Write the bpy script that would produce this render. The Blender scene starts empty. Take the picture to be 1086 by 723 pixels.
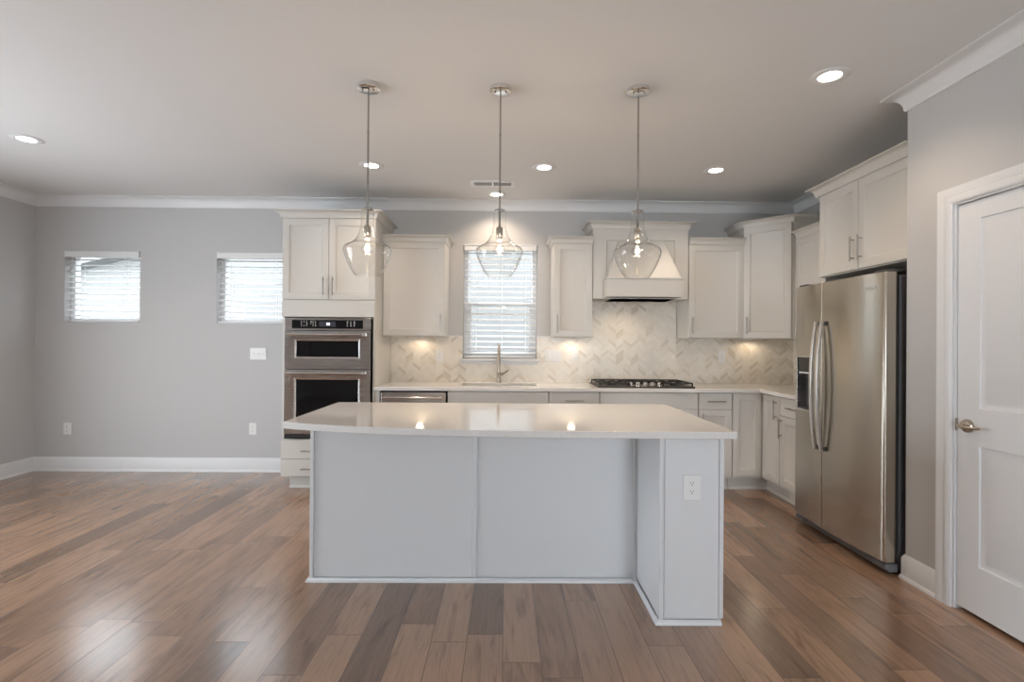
import bpy, bmesh, math, random
from mathutils import Matrix, Vector
random.seed(7)
SC = bpy.context.scene
COL = SC.collection
PI = math.pi

# ------------------------------------------------------------------ camera
F_PX, PITCH, YAW, ROLL, CAM_Z = 539.84, 0.0029, 0.0107, 0.0077, 1.3176
cam_d = bpy.data.cameras.new('camera'); cam = bpy.data.objects.new('camera', cam_d); COL.objects.link(cam)
cam_d.sensor_width = 36.0; cam_d.lens = 36.0 * F_PX / 1086.0; cam_d.clip_start = 0.05; cam_d.clip_end = 200
fwd = Vector((math.sin(YAW) * math.cos(PITCH), math.cos(YAW) * math.cos(PITCH), math.sin(PITCH)))
right0 = Vector((math.cos(YAW), -math.sin(YAW), 0)); up0 = right0.cross(fwd)
rv = math.cos(ROLL) * right0 + math.sin(ROLL) * up0
uv = -math.sin(ROLL) * right0 + math.cos(ROLL) * up0
M = Matrix((rv, uv, -fwd)).transposed().to_4x4(); M.translation = (0, 0, CAM_Z)
cam.matrix_world = M
SC.camera = cam

# ------------------------------------------------------------------ view, world, big lights
SC.view_settings.view_transform = 'Standard'; SC.view_settings.look = 'None'
SC.view_settings.gamma = 1.0; SC.view_settings.use_curve_mapping = False
SC.view_settings.exposure = 0.08
W = bpy.data.worlds.new('sky'); SC.world = W; W.use_nodes = True
bg = W.node_tree.nodes['Background']; bg.inputs[0].default_value = (0.86, 0.93, 1.0, 1); bg.inputs[1].default_value = 7.6

def area(name, loc, rot, sx, sy, power, color):
    d = bpy.data.lights.new(name, 'AREA'); d.shape = 'RECTANGLE'; d.size = sx; d.size_y = sy
    d.energy = power; d.color = color
    o = bpy.data.objects.new(name, d); COL.objects.link(o); o.location = loc; o.rotation_euler = rot
    return o
Y_REAR = -3.3
DAY = (0.90, 0.95, 1.0)
# daylight through the glazed openings behind and to the left of the camera: (along, z0, z1) of each
OPEN_LEFT = [(1.0, 3.3, 0.03, 2.05)]
OPEN_REAR = [(0.75, 2.15, 0.3, 2.25)]
for (p0, p1, z0, z1), pw in zip(OPEN_LEFT, (10,)):
    area('daylight', (-4.72 - 0.20, (p0 + p1) / 2, (z0 + z1) / 2), (PI / 2, 0, -PI / 2), p1 - p0, z1 - z0, pw, DAY)
for (p0, p1, z0, z1), pw in zip(OPEN_REAR, (48,)):
    area('daylight', ((p0 + p1) / 2, Y_REAR - 0.20, (z0 + z1) / 2), (PI / 2, 0, 0), p1 - p0, z1 - z0, pw, DAY)
SPOT_W, WARM = 23.0, (1.0, 0.79, 0.60)
PUCK_W = 1.7
BULB_W = 4.0

# ------------------------------------------------------------------ node helper
class NT:
    def __init__(s, name):
        s.m = bpy.data.materials.new(name); s.m.use_nodes = True
        s.t = s.m.node_tree; s.b = s.t.nodes['Principled BSDF']; s.out = s.t.nodes['Material Output']
    def n(s, kind, **kw):
        nd = s.t.nodes.new(kind)
        for k, v in kw.items():
            if k.startswith('_'): nd.inputs[int(k[1:])].default_value = v
            else: setattr(nd, k, v)
        return nd
    def l(s, a, b): s.t.links.new(a, b)
    def math(s, op, a, b=None, c=None):
        nd = s.t.nodes.new('ShaderNodeMath'); nd.operation = op
        for i, v in enumerate((a, b, c)):
            if v is None: continue
            if isinstance(v, (int, float)): nd.inputs[i].default_value = v
            else: s.l(v, nd.inputs[i])
        return nd.outputs[0]
    def xyz(s, coord='Object'):
        tc = s.n('ShaderNodeTexCoord'); sp = s.n('ShaderNodeSeparateXYZ'); s.l(tc.outputs[coord], sp.inputs[0]); return sp.outputs
    def comb(s, x, y, z=0.0):
        nd = s.n('ShaderNodeCombineXYZ')
        for i, v in enumerate((x, y, z)):
            if isinstance(v, (int, float)): nd.inputs[i].default_value = v
            else: s.l(v, nd.inputs[i])
        return nd.outputs[0]
    def ramp(s, fac, stops):
        nd = s.n('ShaderNodeValToRGB'); cr = nd.color_ramp
        while len(cr.elements) < len(stops): cr.elements.new(0.5)
        for e, (p, c) in zip(cr.elements, stops): e.position = p; e.color = (*c, 1)
        s.l(fac, nd.inputs[0]); return nd.outputs[0]
    def mix(s, fac, a, b, mode='MIX'):
        nd = s.n('ShaderNodeMix', data_type='RGBA', blend_type=mode)
        for i, v in ((0, fac), (6, a), (7, b)):
            if isinstance(v, (int, float)): nd.inputs[i].default_value = v
            elif isinstance(v, tuple): nd.inputs[i].default_value = (*v, 1)
            else: s.l(v, nd.inputs[i])
        return nd.outputs[2]
    def bump(s, h, strength=0.3, dist=0.002):
        nd = s.n('ShaderNodeBump'); nd.inputs['Strength'].default_value = strength; nd.inputs['Distance'].default_value = dist
        s.l(h, nd.inputs['Height']); s.l(nd.outputs[0], s.b.inputs['Normal'])

def mat(name, col, rough=0.5, metal=0.0, noise=0.0, scale=60, spec=0.5, coat=0.0):
    t = NT(name); b = t.b
    b.inputs['Base Color'].default_value = (*col, 1); b.inputs['Roughness'].default_value = rough
    b.inputs['Metallic'].default_value = metal; b.inputs['Specular IOR Level'].default_value = spec
    b.inputs['Coat Weight'].default_value = coat
    if noise:
        tc = t.n('ShaderNodeTexCoord'); nz = t.n('ShaderNodeTexNoise'); nz.inputs['Scale'].default_value = scale
        nz.inputs['Detail'].default_value = 3
        t.l(tc.outputs['Object'], nz.inputs['Vector']); t.bump(nz.outputs[0], noise, 0.001)
    return t.m

def emis(name, col, strength):
    t = NT(name); b = t.b; b.inputs['Base Color'].default_value = (*col, 1)
    b.inputs['Emission Color'].default_value = (*col, 1); b.inputs['Emission Strength'].default_value = strength
    return t.m

m_wall = mat('wall_paint', (0.55, 0.545, 0.54), 0.75, noise=0.05, scale=180, spec=0.25)
m_ceil = mat('ceiling_paint', (0.70, 0.69, 0.68), 0.85, noise=0.04, scale=120, spec=0.2)
m_trim = mat('trim_paint', (0.74, 0.745, 0.75), 0.4)
m_cab = mat('cabinet_paint', (0.63, 0.61, 0.57), 0.38)
m_isl = mat('island_paint', (0.72, 0.735, 0.75), 0.4)
m_door = mat('door_paint', (0.74, 0.75, 0.765), 0.42)
m_plate = mat('white_plastic', (0.82, 0.82, 0.81), 0.35)
m_slot = mat('dark_slot', (0.05, 0.05, 0.05), 0.6)
m_nickel = mat('satin_nickel', (0.44, 0.38, 0.32), 0.26, 1.0)
m_brush = mat('brushed_nickel_pull', (0.42, 0.39, 0.36), 0.35, 1.0)
m_chrome = mat('chrome', (0.80, 0.80, 0.80), 0.07, 1.0)
m_rod = mat('pendant_rod_metal', (0.42, 0.40, 0.38), 0.22, 1.0)
m_blackglass = mat('black_glass', (0.006, 0.006, 0.007), 0.06, 0.0, coat=0.3)
m_black = mat('black_enamel', (0.018, 0.017, 0.016), 0.4)
m_iron = mat('cast_iron', (0.02, 0.018, 0.016), 0.6, noise=0.4, scale=300)
m_dgrey = mat('dark_grey_plastic', (0.055, 0.055, 0.06), 0.5)
m_mgrey = mat('mid_grey_plastic', (0.14, 0.14, 0.15), 0.45)
m_gasket = mat('black_gasket', (0.012, 0.012, 0.012), 0.7)
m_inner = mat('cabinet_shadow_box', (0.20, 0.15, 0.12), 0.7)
m_blind = mat('white_blind', (0.80, 0.80, 0.80), 0.45)
m_vinyl = mat('window_vinyl', (0.82, 0.82, 0.82), 0.4)
m_mark = emis('panel_lettering', (0.75, 0.75, 0.75), 0.35)
m_clock = emis('clock_digits', (0.85, 0.92, 1.0), 2.2)
m_display = mat('display_glass', (0.06, 0.06, 0.075), 0.1)
m_lens = emis('downlight_lens', (1.0, 0.93, 0.82), 14.0)
m_filament = emis('filament', (1.0, 0.72, 0.38), 28.0)
m_base = mat('bulb_socket', (0.60, 0.55, 0.49), 0.25, 1.0)

def steel(name, col, rough, axis, aniso=0.0):
    t = NT(name); b = t.b
    x, y, z = t.xyz()
    s = [1.0, 1.0, 1.0]
    fx = t.math('MULTIPLY', x, 4.0 if axis == 'x' else 700.0)
    fy = t.math('MULTIPLY', y, 4.0 if axis == 'x' else 700.0)
    fz = t.math('MULTIPLY', z, 700.0 if axis == 'x' else 4.0)
    nz = t.n('ShaderNodeTexNoise'); nz.inputs['Scale'].default_value = 1.0; nz.inputs['Detail'].default_value = 2
    t.l(t.comb(fx, fy, fz), nz.inputs['Vector'])
    c = t.mix(nz.outputs[0], tuple(v * 0.93 for v in col), tuple(min(1, v * 1.07) for v in col))
    t.l(c, b.inputs['Base Color'])
    r = t.math('MULTIPLY_ADD', nz.outputs[0], 0.10, rough - 0.05); t.l(r, b.inputs['Roughness'])
    b.inputs['Metallic'].default_value = 1.0
    b.inputs['Anisotropic'].default_value = 0.97; t.l(t.comb(0.0, 0.0, 1.0), b.inputs['Tangent'])
    return t.m
m_steel = steel('brushed_steel_horizontal', (0.72, 0.71, 0.70), 0.26, 'x')
m_fridge = steel('brushed_steel_fridge', (0.52, 0.48, 0.42), 0.20, 'x')
m_fside = mat('fridge_side_grey', (0.10, 0.10, 0.105), 0.5)
m_handle = mat('satin_aluminium', (0.74, 0.73, 0.71), 0.30, 1.0)
m_sinksteel = steel('sink_steel', (0.55, 0.54, 0.52), 0.3, 'x')

def quartz():
    t = NT('white_quartz'); b = t.b
    tc = t.n('ShaderNodeTexCoord'); nz = t.n('ShaderNodeTexNoise'); nz.inputs['Scale'].default_value = 220; nz.inputs['Detail'].default_value = 2
    t.l(tc.outputs['Object'], nz.inputs['Vector'])
    t.l(t.ramp(nz.outputs[0], [(0.35, (0.72, 0.70, 0.68)), (0.6, (0.80, 0.785, 0.765))]), b.inputs['Base Color'])
    b.inputs['Roughness'].default_value = 0.045; b.inputs['IOR'].default_value = 1.55
    return t.m
m_quartz = quartz()

def glass_thin(name, edge, mid, ior=1.45, rough=0.0):
    t = NT(name); t.t.nodes.remove(t.b)
    tr = t.n('ShaderNodeBsdfTransparent'); gl = t.n('ShaderNodeBsdfGlossy'); gl.inputs['Roughness'].default_value = rough
    lw = t.n('ShaderNodeLayerWeight'); lw.inputs[0].default_value = 0.5
    r0 = ((ior - 1) / (ior + 1)) ** 2
    refl = t.math('MULTIPLY_ADD', t.math('POWER', lw.outputs['Facing'], 5.0), 1.0 - r0, r0)
    t.l(t.ramp(lw.outputs['Facing'], [(0.0, mid), (0.75, mid), (1.0, edge)]), tr.inputs[0])
    mx = t.n('ShaderNodeMixShader'); t.l(refl, mx.inputs[0]); t.l(tr.outputs[0], mx.inputs[1]); t.l(gl.outputs[0], mx.inputs[2])
    t.l(mx.outputs[0], t.out.inputs[0])
    return t.m
m_glass = glass_thin('clear_glass', (0.70, 0.70, 0.69), (0.985, 0.985, 0.98))
m_pane = glass_thin('window_glass', (0.85, 0.87, 0.87), (0.97, 0.98, 0.98))

def floor_mat():
    t = NT('hardwood_planks'); b = t.b
    x, y, z = t.xyz()
    PW = 0.158
    u = t.math('DIVIDE', t.math('ADD', x, 10.0 * PW + 0.006), PW); row = t.math('FLOOR', u); fu = t.math('FRACT', u)
    wn = t.n('ShaderNodeTexWhiteNoise', noise_dimensions='1D'); t.l(row, wn.inputs['W'])
    ln = t.math('MULTIPLY_ADD', wn.outputs[0], 0.55, 0.85)
    v = t.math('ADD', t.math('DIVIDE', t.math('ADD', y, 20.0), ln), t.math('MULTIPLY', wn.outputs[0], 37.7))
    cl = t.math('FLOOR', v); fv = t.math('FRACT', v)
    w2 = t.n('ShaderNodeTexWhiteNoise', noise_dimensions='2D'); t.l(t.comb(row, cl), w2.inputs['Vector'])
    base = t.ramp(w2.outputs[0], [(0.0, (0.185, 0.113, 0.075)), (0.2, (0.255, 0.152, 0.097)), (0.6, (0.325, 0.196, 0.124)), (1.0, (0.375, 0.232, 0.150))])
    # grain stretched along the plank, shifted per plank
    sh = t.math('MULTIPLY', w2.outputs[0], 91.0)
    gv = t.comb(t.math('ADD', t.math('MULTIPLY', x, 38.0), sh), t.math('ADD', t.math('MULTIPLY', y, 2.6), sh), sh)
    g = t.n('ShaderNodeTexNoise'); g.inputs['Scale'].default_value = 1.0; g.inputs['Detail'].default_value = 5; g.inputs['Roughness'].default_value = 0.65
    g.inputs['Distortion'].default_value = 1.2
    t.l(gv, g.inputs['Vector'])
    gv2 = t.comb(t.math('ADD', t.math('MULTIPLY', x, 7.0), sh), t.math('ADD', t.math('MULTIPLY', y, 1.4), sh), sh)
    g2 = t.n('ShaderNodeTexNoise'); g2.inputs['Scale'].default_value = 1.0; g2.inputs['Detail'].default_value = 3; g2.inputs['Distortion'].default_value = 2.0
    t.l(gv2, g2.inputs['Vector'])
    gr = t.ramp(g.outputs[0], [(0.25, (0.62, 0.62, 0.62)), (0.5, (1, 1, 1)), (0.8, (1.18, 1.15, 1.12))])
    c = t.mix(1.0, base, gr, 'MULTIPLY')
    gr2 = t.ramp(g2.outputs[0], [(0.28, (0.60, 0.58, 0.57)), (0.45, (1, 1, 1)), (0.75, (1.12, 1.1, 1.08))])
    c = t.mix(0.8, c, gr2, 'MULTIPLY')
    # knots
    kv = t.comb(t.math('MULTIPLY', x, 3.3), t.math('MULTIPLY', y, 1.1))
    vo = t.n('ShaderNodeTexVoronoi'); vo.inputs['Scale'].default_value = 1.0; t.l(kv, vo.inputs['Vector'])
    kn = t.ramp(vo.outputs['Distance'], [(0.02, (0.25, 0.22, 0.2)), (0.075, (1, 1, 1))])
    c = t.mix(0.75, c, kn, 'MULTIPLY')
    # seams
    eu = t.math('MULTIPLY', t.math('MINIMUM', fu, t.math('SUBTRACT', 1.0, fu)), PW)
    ev = t.math('MULTIPLY', t.math('MINIMUM', fv, t.math('SUBTRACT', 1.0, fv)), ln)
    e = t.math('MINIMUM', eu, ev)
    seam = t.math('SMOOTH_MIN', t.math('DIVIDE', e, 0.0028), 1.0, 0.1)
    c = t.mix(seam, t.mix(1.0, c, (0.30, 0.28, 0.26), 'MULTIPLY'), c)
    t.l(c, b.inputs['Base Color'])
    rr = t.math('MULTIPLY_ADD', g.outputs[0], 0.12, 0.17); t.l(rr, b.inputs['Roughness'])
    b.inputs['Coat Weight'].default_value = 0.6; b.inputs['Coat Roughness'].default_value = 0.21; b.inputs['Coat IOR'].default_value = 1.6
    t.bump(seam, 0.2, 0.0012)
    return t.m
m_floor = floor_mat()

def tile_mat():
    t = NT('chevron_tile'); b = t.b
    x, y, z = t.xyz()
    u = t.math('DIVIDE', t.math('ADD', t.math('SUBTRACT', x, y), 20.0), 0.0757)
    col = t.math('FLOOR', u); f = t.math('FRACT', u)
    par = t.math('MULTIPLY_ADD', t.math('FRACT', t.math('MULTIPLY', col, 0.5)), -4.0, 1.0)   # +1 / -1
    rise = t.math('MULTIPLY', t.math('MULTIPLY', t.math('SUBTRACT', f, 0.5), par), 0.058)
    v = t.math('DIVIDE', t.math('ADD', t.math('ADD', z, rise), 5.0), 0.036)
    row = t.math('FLOOR', v); fv = t.math('FRACT', v)
    wn = t.n('ShaderNodeTexWhiteNoise', noise_dimensions='2D'); t.l(t.comb(col, row), wn.inputs['Vector'])
    c = t.ramp(wn.outputs[0], [(0.0, (0.65, 0.59, 0.50)), (0.10, (0.72, 0.66, 0.57)), (0.22, (0.79, 0.74, 0.655)), (0.7, (0.82, 0.775, 0.70)), (1.0, (0.84, 0.80, 0.73))])
    nz = t.n('ShaderNodeTexNoise'); nz.inputs['Scale'].default_value = 14; nz.inputs['Detail'].default_value = 4
    tc = t.n('ShaderNodeTexCoord'); t.l(tc.outputs['Object'], nz.inputs['Vector'])
    c = t.mix(0.35, c, t.ramp(nz.outputs[0], [(0.3, (0.86, 0.84, 0.80)), (0.65, (1.02, 1.02, 1.02))]), 'MULTIPLY')
    e1 = t.math('MULTIPLY', t.math('MINIMUM', f, t.math('SUBTRACT', 1.0, f)), 0.0757)
    e2 = t.math('MULTIPLY', t.math('MINIMUM', fv, t.math('SUBTRACT', 1.0, fv)), 0.036)
    e = t.math('MINIMUM', t.math('DIVIDE', t.math('MINIMUM', e1, e2), 0.0012), 1.0)
    c = t.mix(e, (0.78, 0.73, 0.65), c)
    t.l(c, b.inputs['Base Color']); b.inputs['Roughness'].default_value = 0.28
    t.bump(e, 0.3, 0.001)
    return t.m
m_tile = tile_mat()

def siding_mat():
    t = NT('lap_siding'); b = t.b
    x, y, z = t.xyz()
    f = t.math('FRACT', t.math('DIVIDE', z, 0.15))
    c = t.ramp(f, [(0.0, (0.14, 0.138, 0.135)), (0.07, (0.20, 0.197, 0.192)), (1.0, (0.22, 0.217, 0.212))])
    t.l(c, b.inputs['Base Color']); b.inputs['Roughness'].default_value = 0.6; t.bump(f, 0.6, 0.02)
    return t.m
m_siding = siding_mat()
m_roof = mat('roof_fascia', (0.20, 0.20, 0.21), 0.7)
m_grass = mat('lawn', (0.08, 0.09, 0.06), 0.9, noise=0.6, scale=40)

# ------------------------------------------------------------------ mesh builder
class G:
    def __init__(s): s.v = []; s.f = []
    def add(s, vs, fs):
        o = len(s.v); s.v += [tuple(p) for p in vs]; s.f += [tuple(i + o for i in f) for f in fs]; return s
    def box(s, x0, x1, y0, y1, z0, z1):
        vs = [(x, y, z) for z in (z0, z1) for y in (y0, y1) for x in (x0, x1)]
        return s.add(vs, [(0, 2, 3, 1), (4, 5, 7, 6), (0, 1, 5, 4), (2, 6, 7, 3), (0, 4, 6, 2), (1, 3, 7, 5)])
    def prism(s, poly, z0, z1, fn=None):
        fn = fn or (lambda a, b, c: (a, b, c)); n = len(poly)
        vs = [fn(a, b, z0) for a, b in poly] + [fn(a, b, z1) for a, b in poly]
        fs = [tuple(range(n))[::-1], tuple(range(n, 2 * n))] + [(i, (i + 1) % n, n + (i + 1) % n, n + i) for i in range(n)]
        return s.add(vs, fs)
    def lathe(s, prof, seg=32, c=(0, 0, 0), axis='z'):
        vs, fs = [], []; n = len(prof)
        for k in range(seg):
            a = 2 * PI * k / seg
            for r, z in prof:
                p = (r * math.cos(a), r * math.sin(a), z)
                if axis == 'y': p = (p[0], p[2], p[1])
                elif axis == 'x': p = (p[2], p[0], p[1])
                vs.append((p[0] + c[0], p[1] + c[1], p[2] + c[2]))
        for k in range(seg):
            k2 = (k + 1) % seg
            for i in range(n - 1):
                fs.append((k * n + i, k2 * n + i, k2 * n + i + 1, k * n + i + 1))
        return s.add(vs, fs)
    def tube(s, pts, r, seg=10, flat=None):
        pts = [Vector(p) for p in pts]; n = len(pts); vs, fs = [], []
        ref = None
        for i, p in enumerate(pts):
            d = (pts[min(i + 1, n - 1)] - pts[max(i - 1, 0)]).normalized()
            if ref is None:
                ref = Vector((1, 0, 0)) if abs(d.x) < 0.8 else Vector((0, 1, 0))
            a = (ref - d * ref.dot(d)).normalized(); b = d.cross(a); ref = a
            ri = r[i] if isinstance(r, (list, tuple)) else r
            for k in range(seg):
                t = 2 * PI * (k + 0.5) / seg
                ra, rb = (ri, ri) if flat is None else flat
                vs.append(p + a * (ra * math.cos(t)) + b * (rb * math.sin(t)))
        for i in range(n - 1):
            for k in range(seg):
                k2 = (k + 1) % seg
                fs.append((i * seg + k, i * seg + k2, (i + 1) * seg + k2, (i + 1) * seg + k))
        fs += [tuple(range(seg))[::-1], tuple(range((n - 1) * seg, n * seg))]
        return s.add(vs, fs)
    def sweep(s, path, prof, side=1):
        """path: plan points; prof: closed list of (outward, z); mitred at the bends; side=+1 offsets to the right of travel"""
        P = [Vector(p) for p in path]; n, k = len(P), len(prof); vs, fs = [], []
        nrm = []
        for i in range(n - 1):
            d = (P[i + 1] - P[i]).normalized(); nrm.append(Vector((d.y, -d.x)) * side)
        for i in range(n):
            if i == 0: m = nrm[0]
            elif i == n - 1: m = nrm[-1]
            else:
                m = nrm[i - 1] + nrm[i]; m = m / (1 + nrm[i - 1].dot(nrm[i]))
            for o, z in prof: vs.append((P[i].x + m.x * o, P[i].y + m.y * o, z))
        for i in range(n - 1):
            for j in range(k):
                j2 = (j + 1) % k
                fs.append((i * k + j, i * k + j2, (i + 1) * k + j2, (i + 1) * k + j))
        fs += [tuple(range(k))[::-1], tuple(range((n - 1) * k, n * k))]
        return s.add(vs, fs)
    def slab(s, ab, bb, c0, c1, has, fn):
        """cells of a grid (ab x bb) between c0 and c1, only outer faces; fn(a,b,c)->xyz"""
        idx = {}; vs = []; fs = []
        def V(i, j, k):
            if (i, j, k) not in idx:
                idx[(i, j, k)] = len(vs); vs.append(fn(ab[i], bb[j], (c0, c1)[k]))
            return idx[(i, j, k)]
        na, nb = len(ab) - 1, len(bb) - 1
        H = lambda i, j: 0 <= i < na and 0 <= j < nb and has(i, j)
        for i in range(na):
            for j in range(nb):
                if not H(i, j): continue
                fs.append((V(i, j, 0), V(i, j + 1, 0), V(i + 1, j + 1, 0), V(i + 1, j, 0)))
                fs.append((V(i, j, 1), V(i + 1, j, 1), V(i + 1, j + 1, 1), V(i, j + 1, 1)))
                if not H(i - 1, j): fs.append((V(i, j, 0), V(i, j, 1), V(i, j + 1, 1), V(i, j + 1, 0)))
                if not H(i + 1, j): fs.append((V(i + 1, j, 0), V(i + 1, j + 1, 0), V(i + 1, j + 1, 1), V(i + 1, j, 1)))
                if not H(i, j - 1): fs.append((V(i, j, 0), V(i + 1, j, 0), V(i + 1, j, 1), V(i, j, 1)))
                if not H(i, j + 1): fs.append((V(i, j + 1, 0), V(i, j + 1, 1), V(i + 1, j + 1, 1), V(i + 1, j + 1, 0)))
        return s.add(vs, fs)
    def panelled(s, x0, x1, z0, z1, y0, y1, cells, rings):
        """a slab whose front (y0) carries sunk panels: cells = [(xa,xb,za,zb)], rings = [(inset, depth)]"""
        xb = sorted({x0, x1} | {c[0] for c in cells} | {c[1] for c in cells})
        zb = sorted({z0, z1} | {c[2] for c in cells} | {c[3] for c in cells})
        idx = {}; vs = []; fs = []
        def V(p):
            q = tuple(round(t, 6) for t in p)
            if q not in idx: idx[q] = len(vs); vs.append(q)
            return idx[q]
        for i in range(len(xb) - 1):
            for j in range(len(zb) - 1):
                a, b, c, d = xb[i], xb[i + 1], zb[j], zb[j + 1]
                if any(a >= q[0] - 1e-6 and b <= q[1] + 1e-6 and c >= q[2] - 1e-6 and d <= q[3] + 1e-6 for q in cells): continue
                fs.append((V((a, y0, c)), V((b, y0, c)), V((b, y0, d)), V((a, y0, d))))
        for a, b, c, d in cells:
            pr = [(a, y0, c), (b, y0, c), (b, y0, d), (a, y0, d)]
            for ins, dep in rings:
                cu = [(a + ins, y0 + dep, c + ins), (b - ins, y0 + dep, c + ins), (b - ins, y0 + dep, d - ins), (a + ins, y0 + dep, d - ins)]
                for k in range(4):
                    fs.append((V(pr[k]), V(pr[(k + 1) % 4]), V(cu[(k + 1) % 4]), V(cu[k])))
                pr = cu
            fs.append(tuple(V(p) for p in pr))
        for i in range(len(xb) - 1):
            a, b = xb[i], xb[i + 1]
            fs.append((V((a, y0, z0)), V((a, y1, z0)), V((b, y1, z0)), V((b, y0, z0))))
            fs.append((V((a, y0, z1)), V((b, y0, z1)), V((b, y1, z1)), V((a, y1, z1))))
            for j in range(len(zb) - 1):
                c, d = zb[j], zb[j + 1]
                fs.append((V((a, y1, c)), V((a, y1, d)), V((b, y1, d)), V((b, y1, c))))
        for j in range(len(zb) - 1):
            c, d = zb[j], zb[j + 1]
            fs.append((V((x0, y0, c)), V((x0, y0, d)), V((x0, y1, d)), V((x0, y1, c))))
            fs.append((V((x1, y0, c)), V((x1, y1, c)), V((x1, y1, d)), V((x1, y0, d))))
        return s.add(vs, fs)
    def build(s, name, m, parent=None, bevel=0.0, smooth=False, seg=2):
        me = bpy.data.meshes.new(name); me.from_pydata(s.v, [], s.f)
        bm = bmesh.new(); bm.from_mesh(me); bmesh.ops.recalc_face_normals(bm, faces=bm.faces); bm.to_mesh(me); bm.free()
        me.materials.append(m)
        o = bpy.data.objects.new(name, me); COL.objects.link(o)
        if parent is not None: o.parent = parent
        if bevel:
            b = o.modifiers.new('bevel', 'BEVEL'); b.width = bevel; b.segments = seg; b.limit_method = 'ANGLE'; b.angle_limit = math.radians(40)
        if smooth or bevel:
            for p in me.polygons: p.use_smooth = True
            if smooth != 'all':
                bmesh_sharp(me, 35)
        return o

def bmesh_sharp(me, deg):
    bm = bmesh.new(); bm.from_mesh(me); lim = math.radians(deg)
    for e in bm.edges:
        if len(e.link_faces) == 2 and e.calc_face_angle(0) > lim: e.smooth = False
    bm.to_mesh(me); bm.free()

def tag(o, label, cat, group=None, kind=None):
    o['label'] = label; o['category'] = cat
    if group: o['group'] = group
    if kind: o['kind'] = kind
    return o
def thing(name, label, cat, loc=(0, 0, 0), rz=0.0, group=None):
    o = bpy.data.objects.new(name, None); COL.objects.link(o); o.location = loc; o.rotation_euler = (0, 0, rz)
    o.empty_display_size = 0.1
    return tag(o, label, cat, group)
def struct(o): o['kind'] = 'structure'; return o
def dup(o, loc, label=None, rz=None):
    def rec(a, par):
        c = a.copy(); COL.objects.link(c)
        if par is not None: c.parent = par
        for ch in list(a.children): rec(ch, c)
        return c
    r = rec(o, None); r.location = loc
    if rz is not None: r.rotation_euler = (0, 0, rz)
    if label: r['label'] = label
    return r
def text(body, size, m, parent, loc, rot, name, extrude=0.0006):
    cu = bpy.data.curves.new(name, 'FONT'); cu.body = body; cu.size = size; cu.extrude = extrude; cu.align_x = 'CENTER'; cu.align_y = 'CENTER'
    tmp = bpy.data.objects.new('tmp_text', cu); COL.objects.link(tmp)
    dg = bpy.context.evaluated_depsgraph_get(); dg.update()
    me = bpy.data.meshes.new_from_object(tmp.evaluated_get(dg)); bpy.data.objects.remove(tmp)
    me.materials.clear(); me.materials.append(m)
    o = bpy.data.objects.new(name, me); COL.objects.link(o); o.parent = parent; o.location = loc; o.rotation_euler = rot
    return o

# ------------------------------------------------------------------ setting
D, XL, XR, XP, YP, HC = 5.142, -4.72, 2.92, 2.26, 2.852, 2.74
WT = 0.15
CR, CP = 0.098, 0.092
# floor and ceiling
struct(G().box(XL - WT, XR + WT, Y_REAR - WT, D + WT, -0.10, 0.0).build('floor', m_floor))
struct(G().box(XL - WT, XR + WT, Y_REAR - WT, D + WT, HC, HC + 0.1).build('ceiling', m_ceil))
WIN = {1: (-4.43, -3.68, 1.485, 2.20), 2: (-2.915, -2.165, 1.485, 2.20), 3: (-0.44, 0.305, 1.155, 2.305)}
def wall(name, ab, zb, holes, c0, c1, fn):
    ab = sorted(set(ab) | {h[0] for h in holes} | {h[1] for h in holes}); zb = sorted(set(zb) | {h[2] for h in holes} | {h[3] for h in holes})
    def has(i, j):
        return not any(ab[i] >= h[0] - 1e-6 and ab[i + 1] <= h[1] + 1e-6 and zb[j] >= h[2] - 1e-6 and zb[j + 1] <= h[3] + 1e-6 for h in holes)
    return struct(G().slab(ab, zb, c0, c1, has, fn).build(name, m_wall))
wall('wall_back', (XL - WT, XR + WT), (0, HC), list(WIN.values()), D, D + WT, lambda a, b, c: (a, c, b))
wall('wall_left', (Y_REAR, D), (0, HC), OPEN_LEFT, XL, XL - WT, lambda a, b, c: (c, a, b))
wall('wall_rear', (XL - WT, XR + WT), (0, HC), OPEN_REAR, Y_REAR, Y_REAR - WT, lambda a, b, c: (a, c, b))
wall('wall_right', (Y_REAR, D), (0, HC), [], XR, XR + WT, lambda a, b, c: (c, a, b))
# pantry wall with the door opening, and its short return beside the fridge
DY1, DY0, DZ = 2.555, 1.74, 2.04
wall('wall_pantry', (Y_REAR, YP), (0, HC), [(DY0, DY1, 0, DZ)], XP, XP + 0.12, lambda a, b, c: (c, a, b))
struct(G().box(XP + 0.12, XR, YP - 0.12, YP, 0, HC).build('wall_return', m_wall))

def crown_prof(h0, h1, p):
    """concave crown from (0,h0) at the wall to (p,h1) at the top"""
    pr = [(0.0, h0), (0.008, h0), (0.012, h0 + 0.006)]
    n = 7
    for i in range(n + 1):
        a = PI / 2 * i / n
        pr.append((p - 0.006 - (p - 0.022) * math.cos(a), h0 + 0.012 + (h1 - h0 - 0.022) * math.sin(a)))
    pr[3:] = [(0.014 + (p - 0.02) * (1 - math.cos(PI / 2 * i / n)), h0 + 0.010 + (h1 - h0 - 0.020) * math.sin(PI / 2 * i / n)) for i in range(n + 1)]
    pr += [(p, h1 - 0.008), (p, h1), (0.0, h1)]
    return pr
e = 0.0005
g = G().sweep([(XL, Y_REAR), (XL, D), (XR, D), (XR, YP), (XP, YP), (XP, Y_REAR)], crown_prof(HC - CR, HC, CP))
struct(g.build('trim_1', m_trim, smooth=True))
def base_prof(h=0.140, t=0.014, shoe=0.022):
    return [(0, 0), (shoe, 0), (shoe, 0.012), (t + 0.002, 0.022), (t, 0.024), (t, h - 0.022), (t * 0.45, h - 0.006), (0.003, h), (0, h)]
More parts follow.
